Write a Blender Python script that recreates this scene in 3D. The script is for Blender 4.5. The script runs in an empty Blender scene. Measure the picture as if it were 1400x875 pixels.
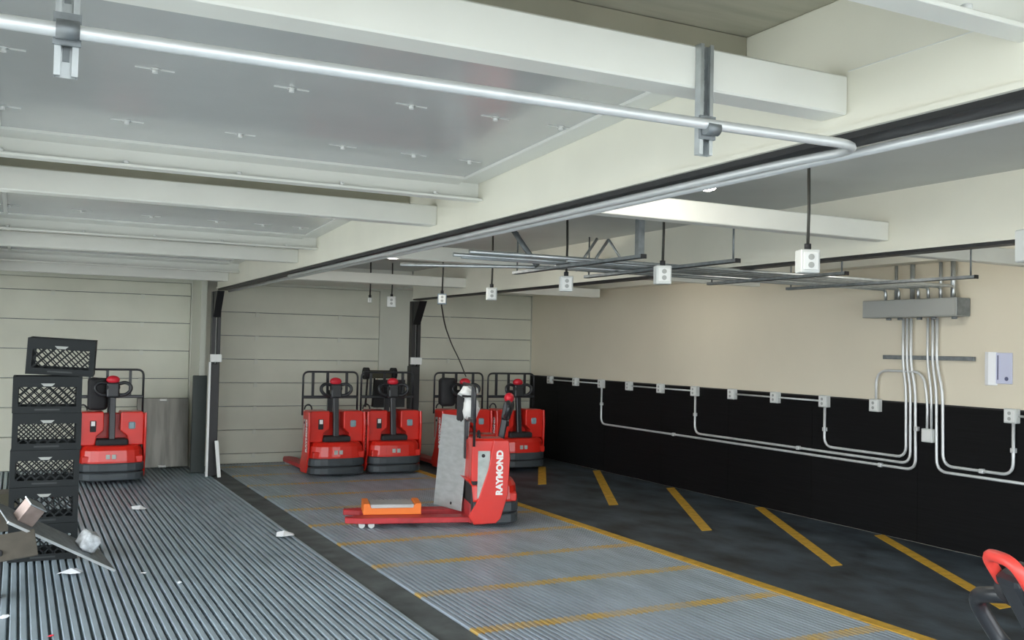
import bpy, bmesh, math, random
from mathutils import Vector, Matrix
random.seed(7)
PI = math.pi
scene = bpy.context.scene
C = scene.collection

# ------------------------------------------------------------------ camera
cam_d = bpy.data.cameras.new('camera')
cam = bpy.data.objects.new('camera', cam_d); C.objects.link(cam)
cam_d.sensor_fit = 'HORIZONTAL'; cam_d.sensor_width = 36.0
cam_d.lens = 36.0 * 1323.88 / 1400.0
cam_d.clip_start = 0.05
right = Vector((0.89065226, -0.45416867, 0.02166484))
up = Vector((-0.03271434, -0.01648464, 0.99932879))
fwd = Vector((0.45350669, 0.8907632, 0.02953991))
M = Matrix((right, up, -fwd)).transposed().to_4x4()
M.translation = Vector((0, 0, 1.55))
cam.matrix_world = M
scene.camera = cam

# ------------------------------------------------------------------ sky, exposure
world = bpy.data.worlds.new('sky'); scene.world = world
world.use_nodes = True
bgn = world.node_tree.nodes['Background']
bgn.inputs[0].default_value = (0.90, 0.96, 1.0, 1)
bgn.inputs[1].default_value = 5.8
vs = scene.view_settings
vs.view_transform = 'Standard'; vs.look = 'None'; vs.gamma = 1.0; vs.use_curve_mapping = False
vs.exposure = 0.15
LAMP_POWER = 17.0

# ------------------------------------------------------------------ materials
def node_mat(name, col, rough=0.5, metal=0.0, noise=0.0, nscale=8.0, bump=0.0, bscale=40.0, spec=0.5, stretch=None, emit=None, coat=0.0):
    m = bpy.data.materials.new(name); m.use_nodes = True
    nt = m.node_tree; b = nt.nodes['Principled BSDF']
    b.inputs['Base Color'].default_value = (*col, 1)
    b.inputs['Roughness'].default_value = rough
    b.inputs['Metallic'].default_value = metal
    b.inputs['Specular IOR Level'].default_value = spec
    if coat: b.inputs['Coat Weight'].default_value = coat
    if emit:
        b.inputs['Emission Color'].default_value = (*emit[0], 1); b.inputs['Emission Strength'].default_value = emit[1]
    geo = nt.nodes.new('ShaderNodeNewGeometry'); src = geo.outputs['Position']
    if stretch:
        mp = nt.nodes.new('ShaderNodeMapping'); mp.inputs['Scale'].default_value = stretch
        nt.links.new(src, mp.inputs[0]); src = mp.outputs[0]
    if noise:
        n = nt.nodes.new('ShaderNodeTexNoise'); n.inputs['Scale'].default_value = nscale; n.inputs['Detail'].default_value = 5
        nt.links.new(src, n.inputs['Vector'])
        r = nt.nodes.new('ShaderNodeValToRGB')
        r.color_ramp.elements[0].position = 0.3; r.color_ramp.elements[1].position = 0.7
        r.color_ramp.elements[0].color = (*[c * (1 - noise) for c in col], 1)
        r.color_ramp.elements[1].color = (*[min(1, c * (1 + noise)) for c in col], 1)
        nt.links.new(n.outputs['Fac'], r.inputs[0]); nt.links.new(r.outputs[0], b.inputs['Base Color'])
    if bump:
        n2 = nt.nodes.new('ShaderNodeTexNoise'); n2.inputs['Scale'].default_value = bscale
        nt.links.new(src, n2.inputs['Vector'])
        bp = nt.nodes.new('ShaderNodeBump'); bp.inputs['Strength'].default_value = bump; bp.inputs['Distance'].default_value = 0.01
        nt.links.new(n2.outputs['Fac'], bp.inputs['Height']); nt.links.new(bp.outputs[0], b.inputs['Normal'])
    return m

MT = {}
MT['beam'] = node_mat('cream painted steel', (0.82, 0.80, 0.69), 0.45, noise=0.04, nscale=2)
MT['cross'] = node_mat('white painted steel', (0.79, 0.79, 0.73), 0.4, noise=0.04, nscale=3)
MT['gloss'] = node_mat('glossy grey ceiling sheet', (0.55, 0.56, 0.545), 0.16, noise=0.08, nscale=1.6, spec=0.6)
MT['trimwhite'] = node_mat('white trim', (0.76, 0.765, 0.72), 0.45)
MT['khaki'] = node_mat('plywood ceiling', (0.42, 0.40, 0.31), 0.8, noise=0.12, nscale=3, stretch=(1, 6, 1))
MT['greyceil'] = node_mat('grey ceiling sheet', (0.50, 0.52, 0.50), 0.4, noise=0.05, nscale=2)
MT['wall'] = node_mat('cream wall', (0.72, 0.66, 0.53), 0.6, noise=0.04, nscale=0.9)
MT['backwall'] = node_mat('pale grey green wall', (0.60, 0.61, 0.53), 0.6, noise=0.05, nscale=1.2)
MT['door'] = node_mat('door panel paint', (0.62, 0.62, 0.52), 0.5, noise=0.07, nscale=1.5)
MT['black'] = node_mat('black wall panel', (0.005, 0.005, 0.0055), 0.65, noise=0.3, nscale=5, stretch=(1, 0.4, 14), bump=0.05, spec=0.15)
MT['blackmetal'] = node_mat('black steel', (0.012, 0.012, 0.013), 0.45)
MT['rubber'] = node_mat('black rubber', (0.018, 0.018, 0.02), 0.7)
MT['strip'] = node_mat('dirty concrete strip', (0.085, 0.095, 0.095), 0.85, noise=0.35, nscale=5, bump=0.2)
MT['asphalt'] = node_mat('dark rubber mat floor', (0.036, 0.050, 0.064), 0.6, noise=0.85, nscale=3.4, bump=0.15, stretch=(1, 0.6, 1))
MT['yellow'] = node_mat('yellow paint', (0.62, 0.36, 0.035), 0.6, noise=0.2, nscale=14)
MT['galv'] = node_mat('galvanised steel', (0.52, 0.55, 0.56), 0.32, metal=0.75, noise=0.12, nscale=20)
MT['galvdark'] = node_mat('dull galvanised steel', (0.22, 0.24, 0.25), 0.5, metal=0.6, noise=0.2, nscale=20)
MT['conduit'] = node_mat('bright conduit', (0.66, 0.68, 0.68), 0.36, metal=0.3, noise=0.06, nscale=12)
MT['greybox'] = node_mat('grey enamel box', (0.36, 0.37, 0.35), 0.5)
MT['whitebox'] = node_mat('white plastic box', (0.75, 0.76, 0.74), 0.45)
MT['lightgrey'] = node_mat('pale grey box', (0.62, 0.64, 0.62), 0.5)
MT['bluebox'] = node_mat('blue grey box', (0.20, 0.25, 0.29), 0.5)
MT['cord'] = node_mat('black cable', (0.03, 0.03, 0.025), 0.6)
MT['red'] = node_mat('red machine paint', (0.66, 0.020, 0.010), 0.35, noise=0.08, nscale=4, coat=0.3)
MT['reddark'] = node_mat('red fork paint', (0.45, 0.025, 0.03), 0.45, noise=0.2, nscale=9)
MT['redcap'] = node_mat('bright red plastic', (0.70, 0.02, 0.04), 0.35)
MT['coral'] = node_mat('red plastic guard', (0.75, 0.06, 0.045), 0.4)
MT['bumper'] = node_mat('dark bumper', (0.045, 0.055, 0.062), 0.4, noise=0.15, nscale=6)
MT['handle'] = node_mat('black handle plastic', (0.022, 0.024, 0.028), 0.35)
MT['sticker'] = node_mat('grey blue sticker', (0.25, 0.36, 0.40), 0.5)
MT['paper'] = node_mat('white paper', (0.80, 0.81, 0.83), 0.7)
MT['lavender'] = node_mat('lavender paper', (0.58, 0.60, 0.76), 0.7)
MT['ink'] = node_mat('dark ink', (0.10, 0.11, 0.20), 0.6)
MT['white'] = node_mat('white lettering', (0.85, 0.84, 0.82), 0.5)
MT['label'] = node_mat('grey label plate', (0.42, 0.47, 0.45), 0.4, noise=0.2, nscale=12)
MT['crate'] = node_mat('black crate plastic', (0.009, 0.012, 0.013), 0.6, spec=0.3)
MT['crate2'] = node_mat('charcoal crate plastic', (0.028, 0.032, 0.033), 0.55)
MT['steel'] = node_mat('brushed stainless sheet', (0.17, 0.165, 0.145), 0.45, metal=0.55, noise=0.3, nscale=3, stretch=(5, 1, 0.6))
MT['alu'] = node_mat('scuffed aluminium plate', (0.47, 0.49, 0.49), 0.5, metal=0.4, noise=0.12, nscale=9, stretch=(1, 1, 3))
MT['orange'] = node_mat('orange plastic', (0.85, 0.20, 0.02), 0.45)
MT['brown'] = node_mat('brown board', (0.085, 0.075, 0.06), 0.8, noise=0.2, nscale=8)
MT['olive'] = node_mat('dark olive board', (0.06, 0.055, 0.035), 0.8)
MT['clear'] = node_mat('crumpled plastic wrap', (0.62, 0.65, 0.68), 0.2, noise=0.3, nscale=30, bump=0.6, bscale=35)
MT['copper'] = node_mat('dull copper bracket', (0.35, 0.27, 0.24), 0.45, metal=0.5, noise=0.2, nscale=14)
MT['pad'] = node_mat('dark green pad', (0.030, 0.040, 0.036), 0.5)
MT['concrete'] = node_mat('pale concrete yard', (0.42, 0.42, 0.40), 0.9, noise=0.1, nscale=1)
MT['glow'] = node_mat('lamp lens', (0.9, 0.9, 0.85), 0.4, emit=((1.0, 0.96, 0.88), 9.0))
MT['bluegrey'] = node_mat('indigo rim', (0.035, 0.035, 0.06), 0.5)

def rib_mat(name, base, stripes):
    """aluminium rib top; painted stripes across the floor at world y values, worn by noise"""
    m = node_mat(name, base, 0.42, metal=0.35, noise=0.16, nscale=7, stretch=(1, 0.25, 1))
    if not stripes: return m
    nt = m.node_tree; b = nt.nodes['Principled BSDF']
    src = b.inputs['Base Color'].links[0].from_socket
    geo = nt.nodes.new('ShaderNodeNewGeometry'); sx = nt.nodes.new('ShaderNodeSeparateXYZ')
    nt.links.new(geo.outputs['Position'], sx.inputs[0])
    def math_n(op, a, bb):
        n = nt.nodes.new('ShaderNodeMath'); n.operation = op
        for i, v in enumerate((a, bb)):
            if isinstance(v, (int, float)): n.inputs[i].default_value = v
            else: nt.links.new(v, n.inputs[i])
        return n.outputs[0]
    y0, pitch, half = stripes
    t = math_n('SUBTRACT', sx.outputs['Y'], y0 - pitch / 2)
    t = math_n('FLOORED_MODULO', t, pitch)
    t = math_n('SUBTRACT', t, pitch / 2)
    t = math_n('ABSOLUTE', t, 0)
    mask = math_n('LESS_THAN', t, half)
    n = nt.nodes.new('ShaderNodeTexNoise'); n.inputs['Scale'].default_value = 5; n.inputs['Detail'].default_value = 4
    nt.links.new(geo.outputs['Position'], n.inputs['Vector'])
    wear = nt.nodes.new('ShaderNodeMapRange'); wear.inputs[1].default_value = 0.36; wear.inputs[2].default_value = 0.62
    wear.inputs[3].default_value = 0.30; wear.inputs[4].default_value = 0.85
    nt.links.new(n.outputs['Fac'], wear.inputs[0])
    f = math_n('MULTIPLY', mask, wear.outputs[0])
    mx = nt.nodes.new('ShaderNodeMix'); mx.data_type = 'RGBA'
    nt.links.new(f, mx.inputs[0]); nt.links.new(src, mx.inputs[6]); mx.inputs[7].default_value = (0.68, 0.42, 0.05, 1)
    nt.links.new(mx.outputs[2], b.inputs['Base Color'])
    return m
MT['rib'] = rib_mat('ribbed aluminium floor', (0.37, 0.45, 0.51), None)
MT['rib_striped'] = rib_mat('ribbed aluminium floor with paint', (0.39, 0.455, 0.525), (4.85, 0.836, 0.055))
MT['groove'] = node_mat('dark floor groove', (0.10, 0.12, 0.13), 0.8, noise=0.3, nscale=6)  # groove bed coloured darker than the rib tops

# ------------------------------------------------------------------ mesh helpers
def box(bm, x0, x1, y0, y1, z0, z1, bev=0.0, seg=1, rot=None):
    v = [bm.verts.new((x, y, z)) for z in (z0, z1) for y in (y0, y1) for x in (x0, x1)]
    f = [bm.faces.new([v[i] for i in q]) for q in ((0, 2, 3, 1), (4, 5, 7, 6), (0, 1, 5, 4), (2, 6, 7, 3), (0, 4, 6, 2), (1, 3, 7, 5))]
    if rot is not None:
        c = Vector(((x0 + x1) / 2, (y0 + y1) / 2, (z0 + z1) / 2))
        for q in v: q.co = c + rot @ (q.co - c)
    if bev:
        es = list({e for q in f for e in q.edges})
        bmesh.ops.bevel(bm, geom=es, offset=bev, segments=seg, profile=0.5, affect='EDGES')
    return bm

def B(*a, **k): return box(bmesh.new(), *a, **k)

def prism(bm, pts, axis, a0, a1, bev=0.0, seg=1):
    """polygon pts in the two other axes, extruded along axis"""
    def co(p, a):
        return {'x': (a, p[0], p[1]), 'y': (p[0], a, p[1]), 'z': (p[0], p[1], a)}[axis]
    lo = [bm.verts.new(co(p, a0)) for p in pts]; hi = [bm.verts.new(co(p, a1)) for p in pts]
    n = len(pts); fs = [bm.faces.new(lo[::-1]), bm.faces.new(hi)]
    for i in range(n): fs.append(bm.faces.new((lo[i], lo[(i + 1) % n], hi[(i + 1) % n], hi[i])))
    bmesh.ops.recalc_face_normals(bm, faces=fs)
    if bev:
        es = list({e for q in fs[:2] for e in q.edges})
        bmesh.ops.bevel(bm, geom=es, offset=bev, segments=seg, profile=0.5, affect='EDGES')
    return bm

def fillet(pts, r, n=6):
    P = [Vector(p) for p in pts]; out = [P[0]]
    for i in range(1, len(P) - 1):
        a, b, c = P[i - 1], P[i], P[i + 1]
        u = (a - b); v = (c - b)
        rr = min(r, u.length * 0.48, v.length * 0.48)
        p0 = b + u.normalized() * rr; p1 = b + v.normalized() * rr
        for k in range(n + 1):
            t = k / n
            out.append((1 - t) ** 2 * p0 + 2 * t * (1 - t) * b + t * t * p1)
    out.append(P[-1]); return out

def tube(bm, pts, r, n=8, closed=False):
    P = [Vector(p) for p in pts]
    if closed: P = P + [P[0]]
    rings = []; prev = None
    for i, p in enumerate(P):
        if i == 0: d = P[1] - P[0] if not closed else P[1] - P[-2]
        elif i == len(P) - 1: d = P[-1] - P[-2] if not closed else P[1] - P[-2]
        else: d = (P[i + 1] - P[i]).normalized() + (P[i] - P[i - 1]).normalized()
        d.normalize()
        if prev is None:
            a = Vector((0, 0, 1)) if abs(d.z) < 0.9 else Vector((1, 0, 0))
            u = d.cross(a).normalized()
        else:
            u = (prev - d * prev.dot(d)).normalized()
        prev = u; w = d.cross(u)
        rr = r[i] if isinstance(r, (list, tuple)) else r
        rings.append([bm.verts.new(p + (u * math.cos(2 * PI * k / n) + w * math.sin(2 * PI * k / n)) * rr) for k in range(n)])
    for a, b in zip(rings, rings[1:]):
        for k in range(n):
            f = bm.faces.new((a[k], a[(k + 1) % n], b[(k + 1) % n], b[k])); f.smooth = True
    if not closed:
        bm.faces.new(rings[0][::-1]); bm.faces.new(rings[-1])
    return bm

def T(pts, r, n=8, closed=False): return tube(bmesh.new(), pts, r, n, closed)

def cyl(bm, c, r, h, axis='z', n=16, bev=0.0):
    c = Vector(c); ax = {'x': Vector((1, 0, 0)), 'y': Vector((0, 1, 0)), 'z': Vector((0, 0, 1))}[axis]
    return tube(bm, [c - ax * h / 2, c + ax * h / 2], r, n)

def ball(bm, c, rx, ry, rz, u=12, v=8):
    m = Matrix.Translation(c) @ Matrix.Diagonal((rx, ry, rz, 1))
    r = bmesh.ops.create_uvsphere(bm, u_segments=u, v_segments=v, radius=1.0, matrix=m)
    for q in r['verts']:
        for f in q.link_faces: f.smooth = True
    return bm

def obj(name, bm, mat, parent=None, local=False):
    """one mesh object; verts in world space unless local (then in the parent's space)"""
    me = bpy.data.meshes.new(name)
    vs_ = [v.co for v in bm.verts]
    lo = Vector([min(v[i] for v in vs_) for i in range(3)]); hi = Vector([max(v[i] for v in vs_) for i in range(3)])
    o0 = Vector(((lo.x + hi.x) / 2, (lo.y + hi.y) / 2, lo.z))
    bmesh.ops.translate(bm, verts=bm.verts, vec=-o0)
    bmesh.ops.recalc_face_normals(bm, faces=bm.faces)
    bm.to_mesh(me); bm.free()
    me.materials.append(MT[mat])
    o = bpy.data.objects.new(name, me); C.objects.link(o)
    if parent is not None:
        o.parent = parent
        base = Vector((0, 0, 0))
        if not local:
            q = parent
            while q is not None: base = base + q.location; q = q.parent
        elif parent.parent is not None:
            base = parent.location.copy()      # sub-part verts given in the thing's space
        o.location = o0 - base
    else:
        o.location = o0
    return o

def tag(o, label=None, cat=None, group=None, kind=None):
    for k, v in (('label', label), ('category', cat), ('group', group), ('kind', kind)):
        if v: o[k] = v
    return o

def thing(name, label, cat, loc=(0, 0, 0), rz=0.0, group=None):
    o = bpy.data.objects.new(name, None); C.objects.link(o)
    o.empty_display_size = 0.1
    o.location = loc; o.rotation_euler = (0, 0, rz)
    return tag(o, label, cat, group)

def struct(name, bm, mat, label=None, parent=None):
    o = obj(name, bm, mat, parent)
    if parent is None:
        o['kind'] = 'structure'
        if label: o['label'] = label
    return o

def copy_tree(o, parent=None):
    c = o.copy(); C.objects.link(c); c.parent = parent
    for ch in [x for x in bpy.data.objects if x.parent == o]: copy_tree(ch, c)
    return c

def share(o, loc):
    """a copy sharing mesh data, same parent, at a local location"""
    c = o.copy(); C.objects.link(c); c.location = loc
    return c

# ------------------------------------------------------------------ the setting
YF, YB = -1.6, 12.66             # open front end, back wall
XL, XB1, XM, XR = -2.85, 2.05, 4.50, 6.78
yard = struct('ground', B(-40, 30, -40, 40, -0.30, -0.13), 'concrete', 'pale concrete yard outside the open front')

# ribbed floors
def ribbed_floor(label, x0, x1, pitch, wtop, rmat):
    fl = struct('floor', B(x0, x1, YF, YB + 0.16, -0.12, -0.022), 'groove', label)
    n = int(round((x1 - x0) / pitch)); first = None
    for i in range(n):
        xc = x0 + pitch * (i + 0.5)
        if first is None:
            bm = bmesh.new()
            prism(bm, [(xc - wtop * 0.62, -0.022), (xc - wtop / 2, -0.004), (xc - wtop * 0.40, 0.0), (xc + wtop * 0.40, 0.0), (xc + wtop / 2, -0.004), (xc + wtop * 0.62, -0.022)], 'y', YF, YB + 0.01)
            first = obj('rib', bm, rmat, fl); l0 = first.location.copy()
        else:
            share(first, l0 + Vector((pitch * i, 0, 0)))
    return fl
ribbed_floor('ribbed aluminium floor under the crates', -0.40, 2.05, 0.050, 0.031, 'rib')
ribbed_floor('ribbed aluminium floor with worn yellow cross stripes', 2.27, 4.46, 0.0398, 0.026, 'rib_striped')
struct('floor', B(XL, -0.40, YF, YB + 0.16, -0.12, 0.0), 'concrete', 'plain concrete apron of the open side bay')
struct('floor', B(2.05, 2.27, YF, YB + 0.16, -0.12, -0.012), 'strip', 'dark dirty strip between the two ribbed floors')
fr = struct('floor', B(4.46, XR, YF, YB + 0.16, -0.12, -0.004), 'asphalt', 'dark stained mat floor along the black wall')
# yellow edge line and slanted stripes on the dark floor
edge = obj('painted_edge', B(4.455, 4.545, YF, YB - 0.02, -0.004, 0.004), 'yellow', fr)
for a, b in (((6.22, 11.25), (5.42, 9.79)), ((6.72, 10.70), (5.40, 8.26)), ((6.70, 9.08), (5.42, 6.80)), ((6.74, 7.63), (5.45, 5.32)), ((6.73, 6.09), (5.55, 4.02)), ((6.73, 4.55), (5.5, 2.4))):
    bm = bmesh.new(); h = 0.055
    vv = [(a[0] - h, a[1]), (a[0] + h, a[1]), (b[0] + h, b[1]), (b[0] - h, b[1])]
    prism(bm, vv, 'z', -0.004, -0.001)
    obj('painted_stripe', bm, 'yellow', fr)

# right wall with black lower panels
wr = struct('wall_right', B(XR, XR + 0.12, YF, YB + 0.1, -0.12, 2.70), 'wall', 'cream wall with black lower half')
y = YF
while y < YB - 0.02:
    y1 = min(y + 1.22, YB - 0.002)
    obj('panel', B(XR - 0.012, XR, y + 0.0015, y1 - 0.0015, 0.0, 1.16), 'black', wr)
    y = y1
obj('cap_strip', B(XR - 0.016, XR, YF, YB - 0.002, 1.155, 1.168), 'blackmetal', wr)

# back wall, built around three door openings
D1, D2, D3 = (-2.4, 1.92), (2.26, 4.41), (4.92, 6.775)
DT = (2.28, 2.30, 2.33)
bm = bmesh.new()
for x0, x1 in ((XL, D1[0]), (D1[1], D2[0]), (D2[1], D3[0]), (D3[1], XR)):
    box(bm, x0, x1, YB, YB + 0.12, -0.12, 2.60)
for (x0, x1), zt in zip((D1, D2, D3), DT): box(bm, x0, x1, YB, YB + 0.12, zt, 2.60)
wb = struct('wall_back', bm, 'backwall', 'pale grey wall strips between the closed doors')
def section_door(nm, label, rng, ztop, z_first, pitch, hinge_x):
    x0, x1 = rng
    d = tag(thing(nm, label, None, ((x0 + x1) / 2, YB + 0.03, 0)), kind='structure')
    zs = [0.0]; z = z_first
    while z < ztop - 0.08: zs.append(z); z += pitch
    zs.append(ztop)
    for za, zb in zip(zs, zs[1:]):
        p = obj('panel', B(x0 + 0.004, x1 - 0.004, YB + 0.015, YB + 0.055, za + 0.004, zb - 0.004, bev=0.003), 'door', d)
        if zb < ztop:
            for hx in hinge_x:
                obj('hinge', B(hx - 0.022, hx + 0.022, YB + 0.007, YB + 0.015, zb - 0.055, zb + 0.0), 'backwall', p)
    obj('backing', B(x0, x1, YB + 0.012, YB + 0.10, -0.024, -0.001), 'galvdark', d)
    obj('backing', B(x0, x1, YB + 0.058, YB + 0.10, 0, ztop), 'galvdark', d)
    return d
section_door('door_1', 'pale sectional door behind the crate stack', D1, DT[0], 0.395, 0.345, (-1.3, 0.35, 1.35))
section_door('door_2', 'pale sectional door behind the paired red pallet jacks', D2, DT[1], 0.13, 0.302, (2.75, 3.85))
section_door('door_3', 'pale sectional door beside the cream wall corner', D3, DT[2], 0.18, 0.30, (5.45,))

# ceiling slab (plywood seen in the gaps) and left wall
struct('ceiling', B(XL, XB1 + 0.1, YF, YB + 0.1, 2.565, 2.70), 'khaki', 'brown board ceiling seen between the hung panels')
struct('ceiling', B(XB1 + 0.1, XR, YF, YB + 0.1, 2.515, 2.70), 'greyceil', 'grey ceiling sheet over the middle bay')
struct('wall_left', B(XL - 0.12, XL, 9.5, YB + 0.1, -0.12, 2.70), 'wall', 'cream wall of the outer bay')

# longitudinal beams with dark underside channel
def long_beam(x, z0, label, y_end, lip):
    b = struct('beam', B(x, x + 0.16, YF, y_end, z0, 2.565, bev=0.004), 'beam', label)
    if x == XB1: obj('seam_lip', B(x - 0.002, x + 0.002, YF, 1.98, 2.346, 2.349), 'trimwhite', b)
    obj('underside_channel', B(x + 0.006, x + lip, YF, y_end, z0 - 0.022, z0), 'blackmetal', b)
    obj('bottom_flange', B(x - 0.010, x + 0.006, YF, y_end, z0 - 0.004, z0 + 0.012), 'beam', b)
    return b
long_beam(XB1, 2.180, 'cream roof beam over the dark floor strip', 11.62, 0.105)
long_beam(XM, 2.165, 'cream roof beam over the yellow floor line', 11.66, 0.10)
long_beam(-0.50, 2.172, 'cream roof beam over the outer edge of the ribbed floor', 11.62, 0.15)
struct('beam', B(6.60, XR, YF, YB, 2.34, 2.565, bev=0.004), 'beam', 'cream cove beam along the top of the cream wall')
for i, (x0, x1) in enumerate(((-0.34, 2.05), (2.21, 4.50), (4.66, 6.60))):
    struct('beam', B(x0, x1, 11.70, YB, 2.33, 2.565), 'cross', ['white header above the door behind the crates', 'white header above the door behind the paired jacks', 'white header above the corner door'][i])

# ceiling modules: cross beam, hung glossy panel with trim and bolts
def zpanel(yy, yb): return 2.485 - (yy - yb - 0.45) / 1.87 * 0.085
def module(x0, x1, yb, which, gloss='gloss', bolts=None, hung=True):
    if yb + 0.10 > YF:
        cb = struct('beam', B(x0, x1, yb, yb + 0.10, 2.225, 2.335, bev=0.005), 'cross', 'white cross beam, ' + which)
    if not hung: return
    ya, ye = yb + 0.45, min(yb + 2.45, 11.6)
    if ye - ya < 0.4: return
    za, ze = zpanel(ya, yb), zpanel(ye, yb)
    pn = tag(thing('ceiling_panel', 'hung glossy grey ceiling panel, ' + which, 'ceiling panel', ((x0 + x1) / 2, ya, za), 0, 'hung ceiling panels'))
    bm = bmesh.new()
    prism(bm, [(ya, za), (ye, ze), (ye, ze + 0.03), (ya, 2.56)], 'x', x0 + 0.02, x1 - 0.002)
    obj('core', bm, 'khaki', pn)
    obj('end_board', B(x0 + 0.02, x1 - 0.002, ya - 0.022, ya, 2.392, 2.562), 'khaki', pn)
    xa, xb = x0 + 0.13, x1 - 0.11
    bm = bmesh.new(); prism(bm, [(ya, za - 0.004), (ye, ze - 0.004), (ye, ze), (ya, za)], 'x', xa, xb); obj('sheet', bm, gloss, pn)
    for u, v in ((x0 + 0.03, xa), (xb, x1 - 0.001)):
        bm = bmesh.new(); prism(bm, [(ya, za - 0.016), (ye, ze - 0.016), (ye, ze), (ya, za)], 'x', u, v, bev=0.003); obj('side_trim', bm, 'trimwhite', pn)
    if x0 < 0:
        bm = bmesh.new(); prism(bm, [(ya, za - 0.014), (ye, ze - 0.014), (ye, ze), (ya, za)], 'x', -0.115, -0.09); obj('batten', bm, 'trimwhite', pn)
    # far end: upper strip, recessed rail, lower flange
    bm = bmesh.new(); prism(bm, [(ye - 0.075, zpanel(ye - 0.075, yb) - 0.016), (ye, ze - 0.03), (ye, ze), (ye - 0.075, zpanel(ye - 0.075, yb))], 'x', xa, xb, bev=0.003); obj('end_trim', bm, 'trimwhite', pn)
    obj('end_rail', B(x0 + 0.01, x1 - 0.001, ye, ye + 0.02, 2.293, ze + 0.03), 'trimwhite', pn)
    obj('end_flange', B(x0 + 0.01, x1 - 0.001, ye - 0.055, ye + 0.02, 2.285, 2.297, bev=0.002), 'cross', pn)
    if bolts:
        for (bx, by) in bolts:
            z = zpanel(by, yb) - 0.004
            bm = bmesh.new(); cyl(bm, (bx, by, z - 0.007), 0.010, 0.014, 'z', 6); cyl(bm, (bx, by, z - 0.0015), 0.017, 0.003, 'z', 10)
            o = obj('bolt', bm, 'whitebox', pn)
            obj('clip', B(bx - 0.062, bx + 0.062, by - 0.004, by + 0.004, z - 0.003, z, rot=Matrix.Rotation(0.05, 3, 'Z')), 'whitebox', o)
        for k in range(5):
            bx = x0 + 0.25 + k * (x1 - x0 - 0.5) / 4
            bm = bmesh.new(); cyl(bm, (bx, ye - 0.035, 2.305), 0.012, 0.016, 'z', 8); obj('flange_bolt', bm, 'whitebox', pn)
BOLTS = [(x, y) for y, xs in ((3.34, (-0.07, 0.37, 0.82, 1.265, 1.61, 1.90)), (4.04, (-0.08, 0.35, 0.785, 1.22, 1.546, 1.82))) for x in xs]
words_left = ['overhead behind the camera end', 'nearest, spanned by the strut-hung conduit', 'above the crates, second from the open end', 'third along the crate bay', 'last before the crate-side door']
for k, yb in enumerate((-1.01, 1.98, 4.97, 7.96, 10.95)):
    off = yb - 1.98
    module(-0.34, 2.05, yb, words_left[k], bolts=[(x, y + off) for x, y in BOLTS] if yb < 6 else None)
words_mid = ['by the open end of the middle bay', 'above the nearest hanging outlet box', 'above the overhead conduit bundle', 'last before the paired jacks']
for k, yb in enumerate((1.03, 4.02, 7.01, 10.0)):
    module(2.21, 4.50, yb, words_mid[k], hung=False)
words_r = ['by the open end along the cream wall', 'above the grey wiring trough', 'third along the cream wall', 'last along the cream wall']
for k, yb in enumerate((1.5, 4.5, 7.5, 10.5)):
    module(4.66, 6.60, yb, words_r[k], hung=False)

# black corner posts below the beam ends
def black_post(x, y, w, label, ztop):
    t = thing('steel_post', label, 'post', (x + w / 2, y, 0), 0, 'black posts under the roof beams')
    obj('lower_guard', B(x, x + w, y, y + 0.14, 0, 1.30, bev=0.006), 'blackmetal', t)
    obj('upper_channel', B(x, x + w * 0.42, y, y + 0.10, 1.30, ztop), 'blackmetal', t)
    obj('upper_channel', B(x + w * 0.66, x + w, y, y + 0.10, 1.30, ztop), 'blackmetal', t)
    obj('web', B(x + w * 0.42, x + w * 0.66, y + 0.06, y + 0.10, 1.30, ztop), 'trimwhite', t)
    obj('bracket', B(x - 0.01, x + w + 0.02, y - 0.02, y + 0.02, 1.32, 1.41, bev=0.004), 'whitebox', t)
    bm = bmesh.new()
    prism(bm, [(y, ztop - 0.30), (y - 0.22, ztop), (y + 0.05, ztop), (y + 0.05, ztop - 0.30)], 'x', x + 0.01, x + w - 0.01)
    obj('gusset', bm, 'blackmetal', t)
    return t
black_post(2.0, 11.60, 0.10, 'black steel post with white bracket beside the dark floor strip', 2.14)
black_post(4.50, 11.66, 0.12, 'black steel post with white bracket behind the paired jacks', 2.13)
# dark pad and white trim at the first post
pad = tag(obj('wall_pad', B(1.86, 2.02, 11.93, 11.98, 0, 1.15, bev=0.004), 'pad'), 'tall dark green pad beside the black post', 'pad')
tr = struct('trim_1', B(1.972, 1.995, 11.56, 11.60, 0, 1.32), 'whitebox', 'thin white corner strip on the post')
struct('wall_return', B(1.935, 2.0, 12.0, YB, 0, 2.33), 'backwall', 'pale wall column behind the black post')
plk = tag(obj('plank', B(2.085, 2.125, 11.45, 11.47, 0.0, 0.42, bev=0.003), 'whitebox'), 'short white plank leaning on the black post', 'plank')
plk.rotation_euler = (-0.10, -0.08, 0)

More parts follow.
